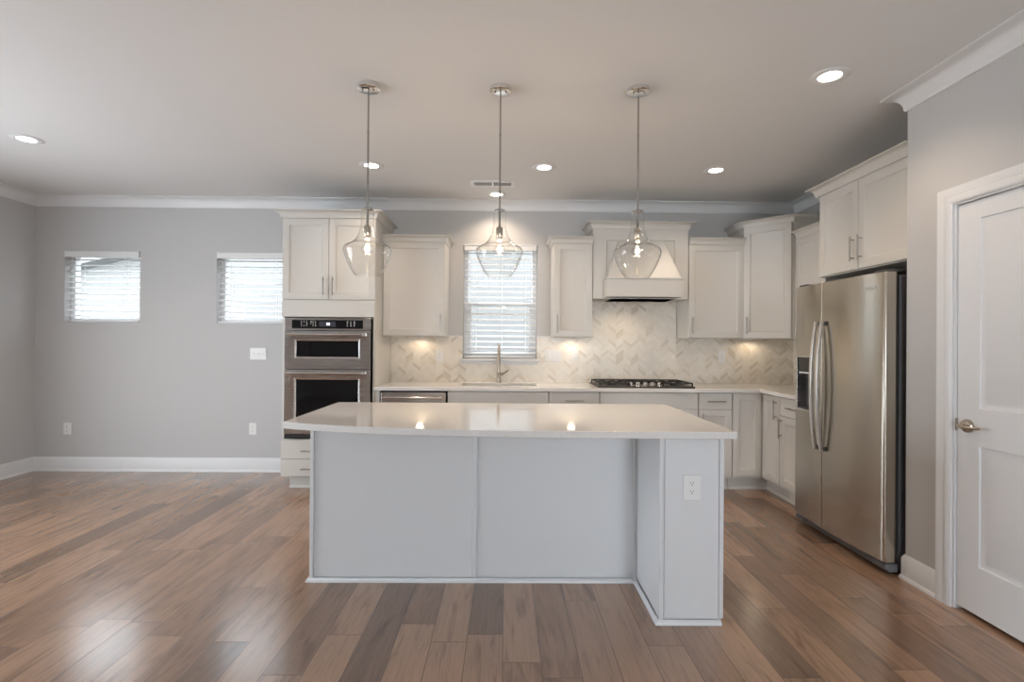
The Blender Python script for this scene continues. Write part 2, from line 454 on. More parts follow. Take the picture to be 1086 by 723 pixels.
struct(G().sweep([(XL, Y_REAR), (XL, D)], base_prof()).build('baseboard_left', m_trim, smooth=True))
struct(G().sweep([(XL + 0.0, D), (-1.987, D)], base_prof()).build('baseboard_back', m_trim, smooth=True))
struct(G().sweep([(2.44, YP), (XP, YP), (XP, 2.632)], base_prof()).build('baseboard_right', m_trim, smooth=True))
struct(G().sweep([(XP, 1.66), (XP, Y_REAR)], base_prof()).build('baseboard_rear_right', m_trim, smooth=True))

# ------------------------------------------------------------------ windows and blinds
def window(n, x0, x1, z0, z1, hung):
    r = bpy.data.objects.new('window_%d' % n, None); COL.objects.link(r); r.location = ((x0 + x1) / 2, D, z0); struct(r)
    w, h = (x1 - x0) / 2, z1 - z0
    y0, y1 = 0.075, 0.145; fw = 0.045
    G().slab([-w, -w + fw, w - fw, w], [0, fw, h - fw, h], y0, y1, lambda i, j: not (i == 1 and j == 1), lambda a, b, c: (a, c, b)).build('window_frame', m_vinyl, r, 0.003)
    if hung:
        G().box(-w + fw, w - fw, y0 + 0.01, y1 - 0.01, h * 0.485 - 0.022, h * 0.485 + 0.022).build('meeting_rail', m_vinyl, r, 0.003)
        G().slab([-w + fw, -w + fw + 0.03, w - fw - 0.03, w - fw], [fw, fw + 0.035, h * 0.485 - 0.022], y0 + 0.012, y0 + 0.04, lambda i, j: not (i == 1 and j == 1), lambda a, b, c: (a, c, b)).build('lower_sash', m_vinyl, r, 0.002)
    G().box(-w + fw, w - fw, 0.112, 0.116, fw, h - fw).build('pane', m_pane, r)
window(1, *WIN[1], False); window(2, *WIN[2], False); window(3, *WIN[3], True)
# sill of the kitchen window
g = G().box(-0.475, 0.335, D - 0.032, D + 0.07, 1.128, 1.155); g.box(-0.455, 0.315, D - 0.016, D, 1.098, 1.128)
struct(g.build('window_sill', m_trim, None, 0.003))

def blind(x0, x1, z0, z1, label, wand_x, tilt, cords, zbot=0.0):
    w = (x1 - x0) / 2 - 0.006; h = z1 - z0
    t = thing('window_blind', label, 'blind', ((x0 + x1) / 2, D, z0), group='white slatted window blinds')
    g = G().box(-w, w, -0.012, 0.004, h - 0.062, h - 0.002); g.box(-w - 0.003, w + 0.003, -0.018, -0.010, h - 0.012, h - 0.002)
    g.build('valance', m_blind, t, 0.002)
    G().box(-w + 0.004, w - 0.004, 0.006, 0.052, h - 0.05, h - 0.008).build('headrail', m_blind, t, 0.002)
    pitch = 0.056; zs = h - 0.085; sl = G(); k = 0
    zb = zbot + 0.018
    while zs > zb + 0.03:
        c, s = math.cos(tilt), math.sin(tilt); hw = 0.025; th = 0.0016
        pts = []
        for sgn in (1, -1):
            for q in (-1, -0.33, 0.33, 1) if sgn == 1 else (1, 0.33, -0.33, -1):
                bow = 0.0025 * (1 - q * q)
                yy, zz = q * hw, bow + sgn * th
                pts.append((0.031 + yy * c - zz * s, zs + yy * s + zz * c))
        sl.prism(pts, -w + 0.006, w - 0.006, lambda a, b, cc: (cc, a, b))
        zs -= pitch; k += 1
    sl.build('slat_panel', m_blind, t)
    G().box(-w + 0.006, w - 0.006, 0.008, 0.054, zb - 0.012, zb + 0.006).build('bottom_rail', m_blind, t, 0.003)
    for cx in cords:
        for yy in (0.004, 0.058): G().box(cx - 0.0012, cx + 0.0012, yy - 0.0008, yy + 0.0008, zb, h - 0.05).build('ladder_cord', m_blind, t)
    if wand_x is not None:
        G().tube([(wand_x, -0.006, h - 0.05), (wand_x, -0.008, h - 0.42)], 0.0035, 8).build('tilt_wand', mat('wand_grey', (0.4, 0.4, 0.4), 0.4), t)
    return t
blind(*WIN[1], 'small white slatted blind in the window nearest the left wall', None, math.radians(20), (-0.22, 0.22))
blind(*WIN[2], 'small white slatted blind in the window beside the oven cabinet', None, math.radians(20), (-0.22, 0.22))
blind(*WIN[3], 'tall white slatted blind in the window above the kitchen sink', -0.375 + 0.067, math.radians(18), (-0.24, 0.02, 0.26))

# neighbour house and ground outside
t = thing('neighbour_house', 'white lap-sided house gable seen outside through the blinds', 'house', (-1.0, 9.0, -0.6))
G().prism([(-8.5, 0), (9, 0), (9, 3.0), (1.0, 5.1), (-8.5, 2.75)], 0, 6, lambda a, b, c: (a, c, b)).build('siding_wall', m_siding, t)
G().prism([(-9.4, 2.38), (1.0, 5.0), (9.8, 2.7), (9.8, 3.0), (1.0, 5.35), (-9.4, 2.75)], -0.35, 6.2, lambda a, b, c: (a, c, b)).build('roof', m_roof, t)
struct(G().box(-40, 40, D + WT + 0.02, 60, -0.75, -0.6).build('ground', m_grass))

# ------------------------------------------------------------------ pantry door
dr = bpy.data.objects.new('door_1', None); COL.objects.link(dr); dr.location = (XP, DY1, 0); dr.rotation_euler = (0, 0, -PI / 2); struct(dr)
dw = DY1 - DY0
# local: x towards the camera, y into the wall
cas = []
cw = 0.080
prof = [(0, 0), (0.010, 0), (0.012, 0.004), (0.016, 0.012), (0.016, 0.03), (0.012, 0.034), (0.018, 0.05), (0.018, cw), (0, cw)]
def casing(g, pts, inward):
    """casing swept round the opening in the wall plane (x,z); profile (out of wall, across)"""
    n = len(pts); k = len(prof); vs = []
    for i, (px, pz) in enumerate(pts):
        mx, mz = inward[i]
        for o, a in prof: vs.append((px + mx * a, -o, pz + mz * a))
    fs = []
    for i in range(n - 1):
        for j in range(k):
            j2 = (j + 1) % k; fs.append((i * k + j, i * k + j2, (i + 1) * k + j2, (i + 1) * k + j))
    fs += [tuple(range(k))[::-1], tuple(range((n - 1) * k, n * k))]
    g.add(vs, fs)
g = G(); casing(g, [(0.004, 0), (0.004, DZ - 0.004), (dw - 0.004, DZ - 0.004), (dw - 0.004, 0)], [(-1, 0), (-1, 1), (1, 1), (1, 0)])
g.build('door_casing', m_trim, dr, smooth=True)
g = G().slab([0, 0.014, dw - 0.014, dw], [0, DZ - 0.014, DZ], 0.001, 0.12, lambda i, j: not (i == 1 and j == 0), lambda a, b, c: (a, c, b))
g.build('door_jamb', m_trim, dr, 0.001)
lx0, lx1 = 0.017, dw - 0.017
st = 0.118
g = G().panelled(lx0, lx1, 0.022, DZ - 0.018, 0.012, 0.047,
    [(lx0 + st, lx1 - st, 0.255, 0.835), (lx0 + st, lx1 - st, 1.015, 1.935)],
    [(0.004, 0.006), (0.020, 0.009), (0.028, 0.009), (0.050, 0.003)])
leaf = g.build('door_leaf', m_door, dr, smooth=True)
kx, kz = 0.078, 0.925
g = G().lathe([(0, 0.010), (0.033, 0.010), (0.033, 0.002), (0.028, -0.006), (0.012, -0.010), (0.010, -0.040), (0, -0.040)], 28, (kx, 0.0, kz), 'y')
g.tube([(kx, -0.036, kz), (kx + 0.02, -0.044, kz), (kx + 0.06, -0.046, kz - 0.002), (kx + 0.115, -0.044, kz + 0.004)], [0.010, 0.010, 0.009, 0.006], 12)
g.build('door_lever', m_nickel, leaf, smooth=True)
G().box(0.0135, 0.019, 0.003, 0.030, kz - 0.03, kz + 0.03).build('latch_plate', m_nickel, dr, 0.001)

# ------------------------------------------------------------------ cabinets
def pull(parent, x, z, length, vert, m=None, yf=-0.02):
    g = G(); r = 0.0058; so = 0.030
    if vert:
        g.tube([(x, yf - so, z - length / 2), (x, yf - so, z + length / 2)], r, 12)
        for s in (-1, 1): g.tube([(x, yf, z + s * (length / 2 - 0.022)), (x, yf - so, z + s * (length / 2 - 0.022))], 0.0045, 10)
    else:
        g.tube([(x - length / 2, yf - so, z), (x + length / 2, yf - so, z)], r, 12)
        for s in (-1, 1): g.tube([(x + s * (length / 2 - 0.022), yf, z), (x + s * (length / 2 - 0.022), yf - so, z)], 0.0045, 10)
    return g.build('handle', m or m_brush, parent, smooth=True)
GAP = 0.002
def front(root, kind, x0, x1, z0, z1, handle=None, m=None, fr=0.057):
    m = m or m_cab
    x0 += GAP; x1 -= GAP; z0 += GAP; z1 -= GAP
    if kind == 'door':
        o = G().panelled(x0, x1, z0, z1, -0.02, -0.0005, [(x0 + fr, x1 - fr, z0 + fr, z1 - fr)], [(0.0015, 0.001), (0.007, 0.009), (0.009, 0.010)]).build('door', m, root, 0.0015)
    else:
        o = G().box(x0, x1, -0.02, -0.0005, z0, z1).build('drawer' if kind == 'drawer' else 'false_front', m, root, 0.002)
    if handle:
        hx, hz, L, v = handle; pull(o, hx, hz, L, v)
    return o
def cab_crown(root, path, z, h=0.058, p=0.052):
    G().sweep(path, crown_prof(z - 0.004, z + h, p), 1).build('crown_molding', m_cab, root, smooth=True)
def toe(root, x0, x1, depth=0.6):
    g = G().box(x0, x1, 0.075, depth, 0.0, 0.115)
    g.prism([(0.061, 0), (0.076, 0), (0.076, 0.022), (0.070, 0.02), (0.064, 0.012)], x0, x1, lambda a, b, c: (c, a, b))
    g.build('toe_kick', m_cab, root)
def puck(root, x, y, z):
    o = G().lathe([(0, 0.0), (0.032, 0.0), (0.034, -0.003), (0.034, -0.010), (0, -0.010)], 20, (x, y, z)).build('puck_light', m_plate, root, smooth=True)
    d = bpy.data.lights.new('puck_lamp', 'SPOT'); d.energy = PUCK_W; d.color = (1.0, 0.80, 0.58); d.spot_size = math.radians(176); d.spot_blend = 0.35; d.shadow_soft_size = 0.035
    lo = bpy.data.objects.new('puck_lamp', d); COL.objects.link(lo); lo.parent = root; lo.location = (x, y, z - 0.016)

BACK = D - 0.003
# --- oven tower
TX0, TX1, TY = -1.985, -1.165, 4.53
tw, td = TX1 - TX0, BACK - TY
t = thing('oven_cabinet', 'tall white cabinet tower that holds the wall oven', 'cabinet', (TX0, TY, 0))
g = G()
g.slab([0, 0.020, tw - 0.020, tw], [0.115, 0.447, 1.530, 2.405], 0.0, td, lambda i, j: not (i == 1 and j == 1), lambda a, b, c: (a, c, b))
g.box(0.020, tw - 0.020, td - 0.02, td, 0.447, 1.530)
g.build('carcass', m_cab, t, 0.0015)
front(t, 'door', 0, tw / 2, 1.682, 2.400, (tw / 2 - 0.042, 1.80, 0.165, True))
front(t, 'door', tw / 2, tw, 1.682, 2.400, (tw / 2 + 0.040, 1.80, 0.165, True))
front(t, 'panel', 0, tw, 1.528, 1.680)
front(t, 'drawer', 0, tw, 0.276, 0.444, (0.19 + 0.08, 0.350, 0.165, False))
front(t, 'drawer', 0, tw, 0.124, 0.276, (0.19 + 0.08, 0.192, 0.165, False))
cab_crown(t, [(0, td), (0, -0.02), (tw, -0.02), (tw, td)][::1], 2.405, 0.062, 0.062)
toe(t, 0.045, tw - 0.001, td)
# --- wall oven with microwave
ox0, ox1 = 0.030, tw - 0.036
ow = ox1 - ox0
t = thing('wall_oven', 'stainless steel microwave and oven combination built into the tall white cabinet', 'oven', (TX0 + ox0, TY, 0))
G().box(0.006, ow - 0.006, 0.0, 0.55, 0.465, 1.513).build('oven_body', m_dgrey, t)
G().box(0, ow, -0.022, -0.001, 1.411, 1.518).build('control_panel', m_steel, t, 0.002)
pnl = G().box(0.062, ow - 0.068, -0.0245, -0.0222, 1.428, 1.503).build('control_glass', m_blackglass, t, 0.001)
G().box(0.300, 0.445, -0.0255, -0.0246, 1.444, 1.490).build('display', m_display, pnl)
G().box(0.368, 0.394, -0.0262, -0.0256, 1.458, 1.478).build('clock_digits', m_clock, pnl)
for bx in (0.142, 0.165, 0.188, 0.225, 0.245, 0.265, 0.545, 0.575, 0.605):
    for bz in (1.450, 1.468, 1.485):
        if random.random() < 0.8: G().box(bx, bx + random.choice((0.008, 0.012)), -0.0252, -0.0246, bz, bz + 0.005).build('touch_button', m_mark, pnl)
def oven_door(z0, z1, gz0, gz1, hz):
    d = G().panelled(0, ow, z0, z1, -0.030, -0.001, [(0.088, ow - 0.092, gz0, gz1)], [(0.002, 0.001), (0.012, 0.010)]).build('door', m_steel, t, 0.002)
    G().box(0.101, ow - 0.105, -0.0205, -0.0196, gz0 + 0.013, gz1 - 0.013).build('door_window', m_blackglass, d)
    g = G().tube([(0.035, -0.078, hz), (ow - 0.055, -0.078, hz)], 0.0125, 14)
    for hx in (0.055, ow - 0.075): g.tube([(hx, -0.030, hz), (hx, -0.078, hz)], 0.010, 12)
    g.build('handle', m_steel, d, smooth=True)
oven_door(1.070, 1.406, 1.165, 1.332, 1.373)
oven_door(0.500, 1.064, 0.600, 0.990, 1.036)
G().box(0, ow, -0.020, -0.001, 0.462, 0.496).build('vent_grille', m_black, t, 0.003)

# --- upper cabinets
UZ0, UZ1, UY = 1.372, 2.258, 4.81
ud = BACK - UY
def upper(x0, x1, label, hside, crown, loc=None, rz=0.0, pk=True, w=None):
    w = w if w is not None else x1 - x0
    t = thing('wall_cabinet', label, 'cabinet', loc or (x0, UY, 0), rz, 'white wall cabinets above the counter')
    G().box(0, w, 0, ud, UZ0, UZ1).build('carcass', m_cab, t, 0.0015)
    hx = w - 0.036 if hside == 'r' else 0.036
    front(t, 'door', 0, w, UZ0 + 0.004, UZ1, (hx, 1.495, 0.165, True) if hside else None)
    cab_crown(t, crown(w), UZ1)
    if pk: puck(t, w * 0.55, ud - 0.125, UZ0)
    return t
upper(-1.163, -0.585, 'white single-door wall cabinet between the oven tower and the sink window', 'r', lambda w: [(0, -0.02), (w, -0.02), (w, ud)])
upper(0.440, 0.808, 'narrow white wall cabinet between the sink window and the range hood', 'l', lambda w: [(0, ud), (0, -0.02), (w, -0.02)])
upper(1.718, 2.244, 'white wall cabinet between the range hood and the corner cabinet', 'l', lambda w: [(0, -0.02), (w, -0.02)], pk=False)
# corner cabinet with its diagonal door
ax, ay, bx_, by_ = 2.250, 4.81, 2.553, 4.507
t = thing('wall_cabinet', 'taller white corner wall cabinet with a diagonal door', 'cabinet', (ax, ay, 0), 0, 'white wall cabinets above the counter')
poly = [(0, 0), (bx_ - ax, by_ - ay), (XR - 0.003 - ax, by_ - ay), (XR - 0.003 - ax, BACK - ay), (0, BACK - ay)]
CZ0, CZ1 = 1.372, 2.418
G().prism(poly, CZ0, CZ1).build('carcass', m_cab, t, 0.0015)
dl = math.hypot(bx_ - ax, by_ - ay)
hold = G().panelled(0.004, dl - 0.012, CZ0 + 0.004, CZ1 - 0.004, -0.02, -0.0005, [(0.061, dl - 0.069, CZ0 + 0.061, CZ1 - 0.061)], [(0.0015, 0.001), (0.007, 0.009), (0.009, 0.010)])
dd = hold.build('door', m_cab, t, 0.0015); dd.rotation_euler = (0, 0, -PI / 4)
pull(dd, 0.045, 1.495, 0.165, True)
G().sweep([(0, BACK - ay), (0, 0), (bx_ - ax, by_ - ay), (XR - 0.003 - ax, by_ - ay)], crown_prof(CZ1 - 0.004, CZ1 + 0.058, 0.052), 1).build('crown_molding', m_cab, t, smooth=True)
puck(t, 0.20, BACK - ay - 0.125, CZ0)
# right-wall upper
ry0, ry1, rx = 4.505, 3.765, 2.585
t = thing('wall_cabinet', 'white wall cabinet on the right wall, mostly hidden behind the fridge cabinet', 'cabinet', (rx, ry0, 0), -PI / 2, 'white wall cabinets above the counter')
w = ry0 - ry1; rd = XR - 0.003 - rx
G().box(0, w, 0, rd, UZ0, UZ1).build('carcass', m_cab, t, 0.0015)
front(t, 'door', 0.0, w / 2, UZ0 + 0.004, UZ1, (w / 2 - 0.036, 1.495, 0.165, True)); front(t, 'door', w / 2, w, UZ0 + 0.004, UZ1, (w / 2 + 0.036, 1.495, 0.165, True))
cab_crown(t, [(0.03, -0.02), (w, -0.02)], UZ1)
# above the fridge
fy0, fy1, fx = 3.762, 2.856, 2.330
w = fy0 - fy1; fd = XR - 0.003 - fx
t = thing('wall_cabinet', 'deep white two-door cabinet above the stainless steel refrigerator', 'cabinet', (fx, fy0, 0), -PI / 2, None)
G().box(0, w, 0, fd, 1.812, 2.415).build('carcass', m_cab, t, 0.0015)
front(t, 'door', 0.020, 0.435, 1.818, 2.411, (0.435 - 0.038, 1.957, 0.165, True))
front(t, 'door', 0.435, w - 0.002, 1.818, 2.411, (0.435 + 0.036, 1.957, 0.165, True))
cab_crown(t, [(0, fd), (0, -0.02), (w, -0.02)], 2.415, 0.062, 0.062)
G().box(0.0, 0.018, 0.03, fd, 0.0, 1.812).build('side_panel', m_cab, t)
G().box(0.018, w, fd - 0.02, fd, 1.745, 1.812).build('gap_shade_strip', m_inner, t)  # dark strip: shade of the opening above the fridge put into its colour

# --- range hood
t = thing('range_hood', 'white wooden range hood with a sloped front above the cooktop', 'range hood', (1.263, 4.80, 0))
hw, hd = 0.451, BACK - 4.80
HZ0, HZ1 = 1.738, 2.400
G().panelled(-hw, hw, HZ0, HZ1, 0.0, hd, [(-0.325, 0.328, HZ0 + 0.03, 2.296)], [(0.002, 0.002), (0.009, 0.012)]).build('surround', m_cab, t, 0.0015)
vs = [(-0.338, -0.148, 1.920), (0.338, -0.148, 1.920), (0.338, 0.012, 1.920), (-0.338, 0.012, 1.920),
      (-0.214, 0.0, 2.288), (0.214, 0.0, 2.288), (0.214, 0.012, 2.288), (-0.214, 0.012, 2.288)]
G().add(vs, [(0, 1, 2, 3), (4, 7, 6, 5), (0, 4, 5, 1), (1, 5, 6, 2), (2, 6, 7, 3), (3, 7, 4, 0)]).build('sloped_canopy', m_cab, t, 0.002)
g = G().box(-0.350, 0.350, -0.150, 0.0, 1.745, 1.912); g.box(-0.358, 0.358, -0.158, 0.0, 1.908, 1.924)
g.build('apron', m_cab, t, 0.0025)
cab_crown(t, [(-hw, hd), (-hw, 0), (hw, 0), (hw, hd)], HZ1, 0.062, 0.062)
G().box(-0.30, 0.30, -0.13, 0.22, 1.728, 1.737).build('vent_insert', m_steel, t, 0.002)

d = bpy.data.lights.new('hood_lamp', 'SPOT'); d.energy = 6.0; d.color = (1.0, 0.82, 0.60); d.spot_size = math.radians(170); d.spot_blend = 0.8; d.shadow_soft_size = 0.05
lo = bpy.data.objects.new('hood_lamp', d); COL.objects.link(lo); lo.parent = t; lo.location = (-0.12, 0.02, 1.715)
# --- base cabinets
BY = 4.548
bd = BACK - BY
BZ0, BZ1, DZB = 0.140, 0.880, 0.733
def base(x0, x1, label, fronts, name='base_cabinet', sink=False):
    t = thing(name, label, 'cabinet', (x0, BY, 0), 0, 'white base cabinets under the back counter')
    w = x1 - x0
    if sink:
        g = G().slab([0, 0.018, w - 0.018, w], [0.115, 0.135, 0.884], 0, bd, lambda i, j: not (i == 1 and j == 1), lambda a, b, c: (a, c, b))
        g.box(0.018, w - 0.018, 0.0, 0.018, 0.135, 0.884).box(0.018, w - 0.018, bd - 0.012, bd, 0.135, 0.884)
        g.build('carcass', m_cab, t, 0.001)
    else:
        G().box(0, w, 0, bd, 0.115, 0.884).build('carcass', m_cab, t, 0.0015)
    for f in fronts: front(t, *f)
    toe(t, 0, w, bd)
    return t
sw = 0.378 + 0.52
base(-0.520, 0.378, 'white sink base cabinet between the dishwasher and a drawer unit', [
    ('panel', 0, sw, DZB, BZ1), ('door', 0, sw / 2, BZ0, DZB, (sw / 2 - 0.036, 0.63, 0.165, True)), ('door', sw / 2, sw, BZ0, DZB, (sw / 2 + 0.036, 0.63, 0.165, True))], sink=True)
w = 0.832 - 0.382
base(0.382, 0.832, 'white drawer cabinet between the sink base and the cooktop cabinet', [
    ('drawer', 0, w, DZB, BZ1, (w / 2, 0.806, 0.165, False)), ('drawer', 0, w, 0.44, DZB, (w / 2, 0.62, 0.165, False)), ('drawer', 0, w, BZ0, 0.44, (w / 2, 0.32, 0.165, False))])
w = 1.716 - 0.836
base(0.836, 1.716, 'wide white cabinet under the gas cooktop', [
    ('panel', 0, w, DZB, BZ1), ('drawer', 0, w, 0.44, DZB, (w / 2, 0.60, 0.30, False)), ('drawer', 0, w, BZ0, 0.44, (w / 2, 0.32, 0.30, False))])
w = 2.022 - 1.720
base(1.720, 2.022, 'narrow white cabinet with a drawer between the cooktop and the corner', [
    ('drawer', 0, w, DZB, BZ1, (w / 2, 0.806, 0.165, False)), ('door', 0, w, BZ0, DZB, (0.036, 0.620, 0.165, True))])
# corner base with two doors meeting in the inside corner
RX = 2.310
t = thing('base_cabinet', 'white inside-corner base cabinet with two doors at a right angle', 'cabinet', (2.026, BY, 0), 0, 'white base cabinets under the back counter')
ry = 4.240
poly = [(0, 0), (RX - 2.026, 0), (RX - 2.026, ry - BY), (XR - 0.003 - 2.026, ry - BY), (XR - 0.003 - 2.026, bd), (0, bd)]
G().prism(poly, 0.115, 0.884).build('carcass', m_cab, t, 0.0015)
front(t, 'door', 0.0, RX - 2.026 - 0.022, BZ0, BZ1)
fr2 = G().panelled(0.024, BY - ry - 0.002, BZ0 + GAP, BZ1 - GAP, -0.02, -0.0005, [(0.076, BY - ry - 0.059, BZ0 + 0.059, BZ1 - 0.059)], [(0.0015, 0.001), (0.007, 0.009), (0.009, 0.010)])
dd = fr2.build('door', m_cab, t, 0.0015); dd.location = (RX - 2.026, 0, 0); dd.rotation_euler = (0, 0, -PI / 2)
pull(dd, BY - ry - 0.045, 0.765, 0.165, True)
tk = [(0, 0.075), (RX + 0.075 - 2.026, 0.075), (RX + 0.075 - 2.026, ry - BY), (RX + 0.2 - 2.026, ry - BY), (RX + 0.2 - 2.026, 0.2), (0, 0.2)]
g = G().prism(tk, 0, 0.115)
g.sweep([(0, 0.075), (RX + 0.075 - 2.026, 0.075), (RX + 0.075 - 2.026, ry - BY)], [(0, 0), (0.014, 0), (0.011, 0.012), (0.005, 0.02), (0, 0.022)], 1)
g.build('toe_kick', m_cab, t)
# right-hand base beside the fridge
w = 4.236 - 3.800
t = thing('base_cabinet', 'white drawer-over-door base cabinet beside the refrigerator', 'cabinet', (RX, 4.236, 0), -PI / 2, 'white base cabinets under the back counter')
rbd = XR - 0.003 - RX
G().box(0, w, 0, rbd, 0.115, 0.884).build('carcass', m_cab, t, 0.0015)
front(t, 'drawer', 0, w, 0.725, BZ1, (w / 2, 0.800, 0.165, False)); front(t, 'door', 0, w, BZ0, 0.725, (0.034, 0.625, 0.165, True))
toe(t, 0, w, rbd)
# filler beside the oven tower, part of the dishwasher bay
t = thing('dishwasher', 'stainless steel dishwasher beside the oven tower, mostly hidden by the island', 'dishwasher', (-1.120, BY, 0))
w = 0.594
G().box(0.0, w, 0.0, 0.55, 0.10, 0.878).build('tub', m_gasket, t)
d = G().box(0.010, w - 0.010, -0.024, -0.001, 0.135, 0.868).build('door', m_steel, t, 0.004)
g = G().tube([(0.04, -0.066, 0.822), (w - 0.04, -0.066, 0.822)], 0.010, 12)
for hx in (0.06, w - 0.06): g.tube([(hx, -0.024, 0.822), (hx, -0.066, 0.822)], 0.008, 10)
g.build('handle', m_steel, d, smooth=True)
G().box(0.0, w, 0.05, 0.10, 0.0, 0.10).build('kick_plate', m_black, t)
tag(G().box(-1.162, -1.124, BY - 0.018, BY + 0.02, 0.0, 0.884).build('filler_panel', m_cab, None, 0.001), 'slim white filler strip between the oven tower and the dishwasher', 'panel')

# --- countertop along the back and right walls
CT0, CT1 = 0.885, 0.917
CFY, CFX = 4.500, 2.262
xb = [-1.163, -0.430, 0.285, CFX, XR - 0.003]; yb = [3.802, CFY, 4.700, 5.030, D - 0.003]
def has(i, j):
    if j == 0: return i == 3
    return not (i == 1 and j == 2)
tag(G().slab(xb, yb, CT0, CT1, has, lambda a, b, c: (a, b, c)).build('countertop', m_quartz, None, 0.003), 'white quartz counter along the back wall with the sink cut into it', 'countertop')
# --- backsplash
def bs(n, boxes):
    g = G()
    for b in boxes: g.box(*b)
    return struct(g.build(n, m_tile))
th = 0.009
xs = [-1.163, -0.440, 0.305, 0.812, 1.716, XR - 0.001]; zs = [CT1, 1.098, 1.372, 1.740]
o = G().slab(xs, zs, D - th, D - 0.0003, lambda i, j: (i == 3) if j == 2 else (not (i == 1 and j == 1)), lambda a, b, c: (a, c, b)).build('backsplash_back', m_tile); struct(o)
o = G().box(XR - th, XR - 0.0003, 3.79, D - th, CT1, 1.372).build('backsplash_right', m_tile); struct(o)
g = G().box(-0.585, -0.442, D - 0.012, D - 0.0005, 1.372, 1.384); g.box(0.307, 0.440, D - 0.012, D - 0.0005, 1.372, 1.384)
struct(g.build('trim_2', m_trim))

# --- sink and faucet
t = thing('kitchen_sink', 'undermount stainless steel sink below the window', 'sink', (-0.0725, 4.865, 0))
G().slab([-0.366, -0.350, 0.350, 0.366], [-0.174, -0.158, 0.158, 0.174], 0.700, 0.8845, lambda i, j: not (i == 1 and j == 1), lambda a, b, c: (a, b, c)).build('basin_wall', m_sinksteel, t, 0.002)
G().box(-0.350, 0.350, -0.158, 0.158, 0.690, 0.702).build('basin_floor', m_sinksteel, t)
G().lathe([(0, 0.704), (0.045, 0.704), (0.045, 0.7022), (0, 0.7022)], 24).build('drain', m_chrome, t, smooth=True)
t = thing('kitchen_faucet', 'tall nickel gooseneck faucet with a side lever behind the sink', 'faucet', (-0.074, 5.075, CT1))
G().lathe([(0, 0), (0.027, 0), (0.027, 0.006), (0.020, 0.010), (0.018, 0.10), (0.015, 0.105), (0.0, 0.105)], 24).build('base', m_nickel, t, smooth=True)
pts = [(0, 0, 0.10), (0, 0, 0.27)] + [(0, -0.085 + 0.085 * math.cos(a), 0.29 + 0.085 * math.sin(a)) for a in [PI * i / 12 for i in range(0, 12)]] + [(0, -0.172, 0.29), (0, -0.176, 0.26)]
G().tube(pts, 0.0125, 14).build('spout', m_nickel, t, smooth=True)
G().tube([(0, -0.175, 0.272), (0, -0.180, 0.225), (0, -0.184, 0.18)], [0.0150, 0.0165, 0.0175], 14).build('spray_head', m_nickel, t, smooth=True)
g = G().tube([(0.012, 0, 0.085), (0.045, 0, 0.085)], 0.013, 14); g.tube([(0.040, 0, 0.088), (0.065, -0.005, 0.10), (0.095, -0.008, 0.125)], [0.007, 0.006, 0.005], 10)
g.build('lever', m_nickel, t, smooth=True)

# --- cooktop
t = thing('gas_cooktop', 'black five-knob gas cooktop with cast iron grates under the hood', 'cooktop', (1.268, 4.815, CT1))
cw2, cd2 = 0.437, 0.245
G().box(-cw2, cw2, -cd2, cd2, 0.0003, 0.014).build('glass_top', m_black, t, 0.004)
for bx, by, br in ((-0.29, -0.10, 0.045), (-0.29, 0.11, 0.036), (0.0, 0.06, 0.055), (0.29, -0.10, 0.036), (0.29, 0.11, 0.045)):
    G().lathe([(0, 0.030), (br * 0.8, 0.030), (br, 0.024), (br, 0.014), (0, 0.014)], 20, (bx, by, 0)).build('burner', m_iron, t, smooth=True)
def grate(x0, x1, y0, y1):
    g = G(); z0, z1 = 0.034, 0.046; b = 0.011
    g.box(x0, x1, y0, y0 + b, z0, z1).box(x0, x1, y1 - b, y1, z0, z1).box(x0, x0 + b, y0, y1, z0, z1).box(x1 - b, x1, y0, y1, z0, z1)
    for k in (0.33, 0.67):
        xx = x0 + (x1 - x0) * k; g.box(xx - b / 2, xx + b / 2, y0, y1, z0, z1)
    ym = (y0 + y1) / 2; g.box(x0, x1, ym - b / 2, ym + b / 2, z0, z1)
    for xx in (x0, x1 - b):
        for yy in (y0, y1 - b): g.box(xx, xx + b, yy, yy + b, 0.014, z0)
    g.build('grate', m_iron, t)
grate(-0.425, -0.150, -0.22, 0.232); grate(-0.142, 0.142, -0.105, 0.232); grate(0.150, 0.425, -0.22, 0.232)
for i in range(5):
    G().lathe([(0, 0.046), (0.014, 0.046), (0.0165, 0.043), (0.0185, 0.020), (0.022, 0.014), (0, 0.014)], 20, (-0.132 + i * 0.066, -0.180, 0)).build('knob', m_chrome, t, smooth=True)

# ------------------------------------------------------------------ island
IY = 2.81
t = thing('kitchen_island', 'white panelled island base with a projecting leg on its right', 'island', (0, IY, 0))
ix0, ix1, lx, ly = -1.072, 1.030, 0.725, 2.392 - IY
G().prism([(ix0, 0.01), (lx + 0.01, 0.01), (lx + 0.01, ly + 0.01), (ix1 - 0.006, ly + 0.01), (ix1 - 0.006, 0.50), (ix0 + 0.006, 0.50), (ix0 + 0.006, 0.01)][0:0] or
          [(ix0 + 0.006, 0.010), (lx + 0.010, 0.010), (lx + 0.010, ly + 0.010), (ix1 - 0.006, ly + 0.010), (ix1 - 0.006, 0.500), (ix0 + 0.006, 0.500)], 0.0, 0.885).build('carcass', m_isl, t)
G().box(ix0 + 0.026, -0.182, 0.004, 0.0098, 0.022, 0.884).build('back_panel', m_isl, t)
G().box(-0.150, lx - 0.014, 0.004, 0.0098, 0.022, 0.884).build('back_panel', m_isl, t)
G().box(ix0, ix0 + 0.020, -0.006, 0.0098, 0.0, 0.884).build('corner_trim', m_isl, t, 0.002)
G().box(-0.181, -0.157, -0.004, 0.0095, 0.02, 0.884).build('seam_batten', m_isl, t, 0.003)
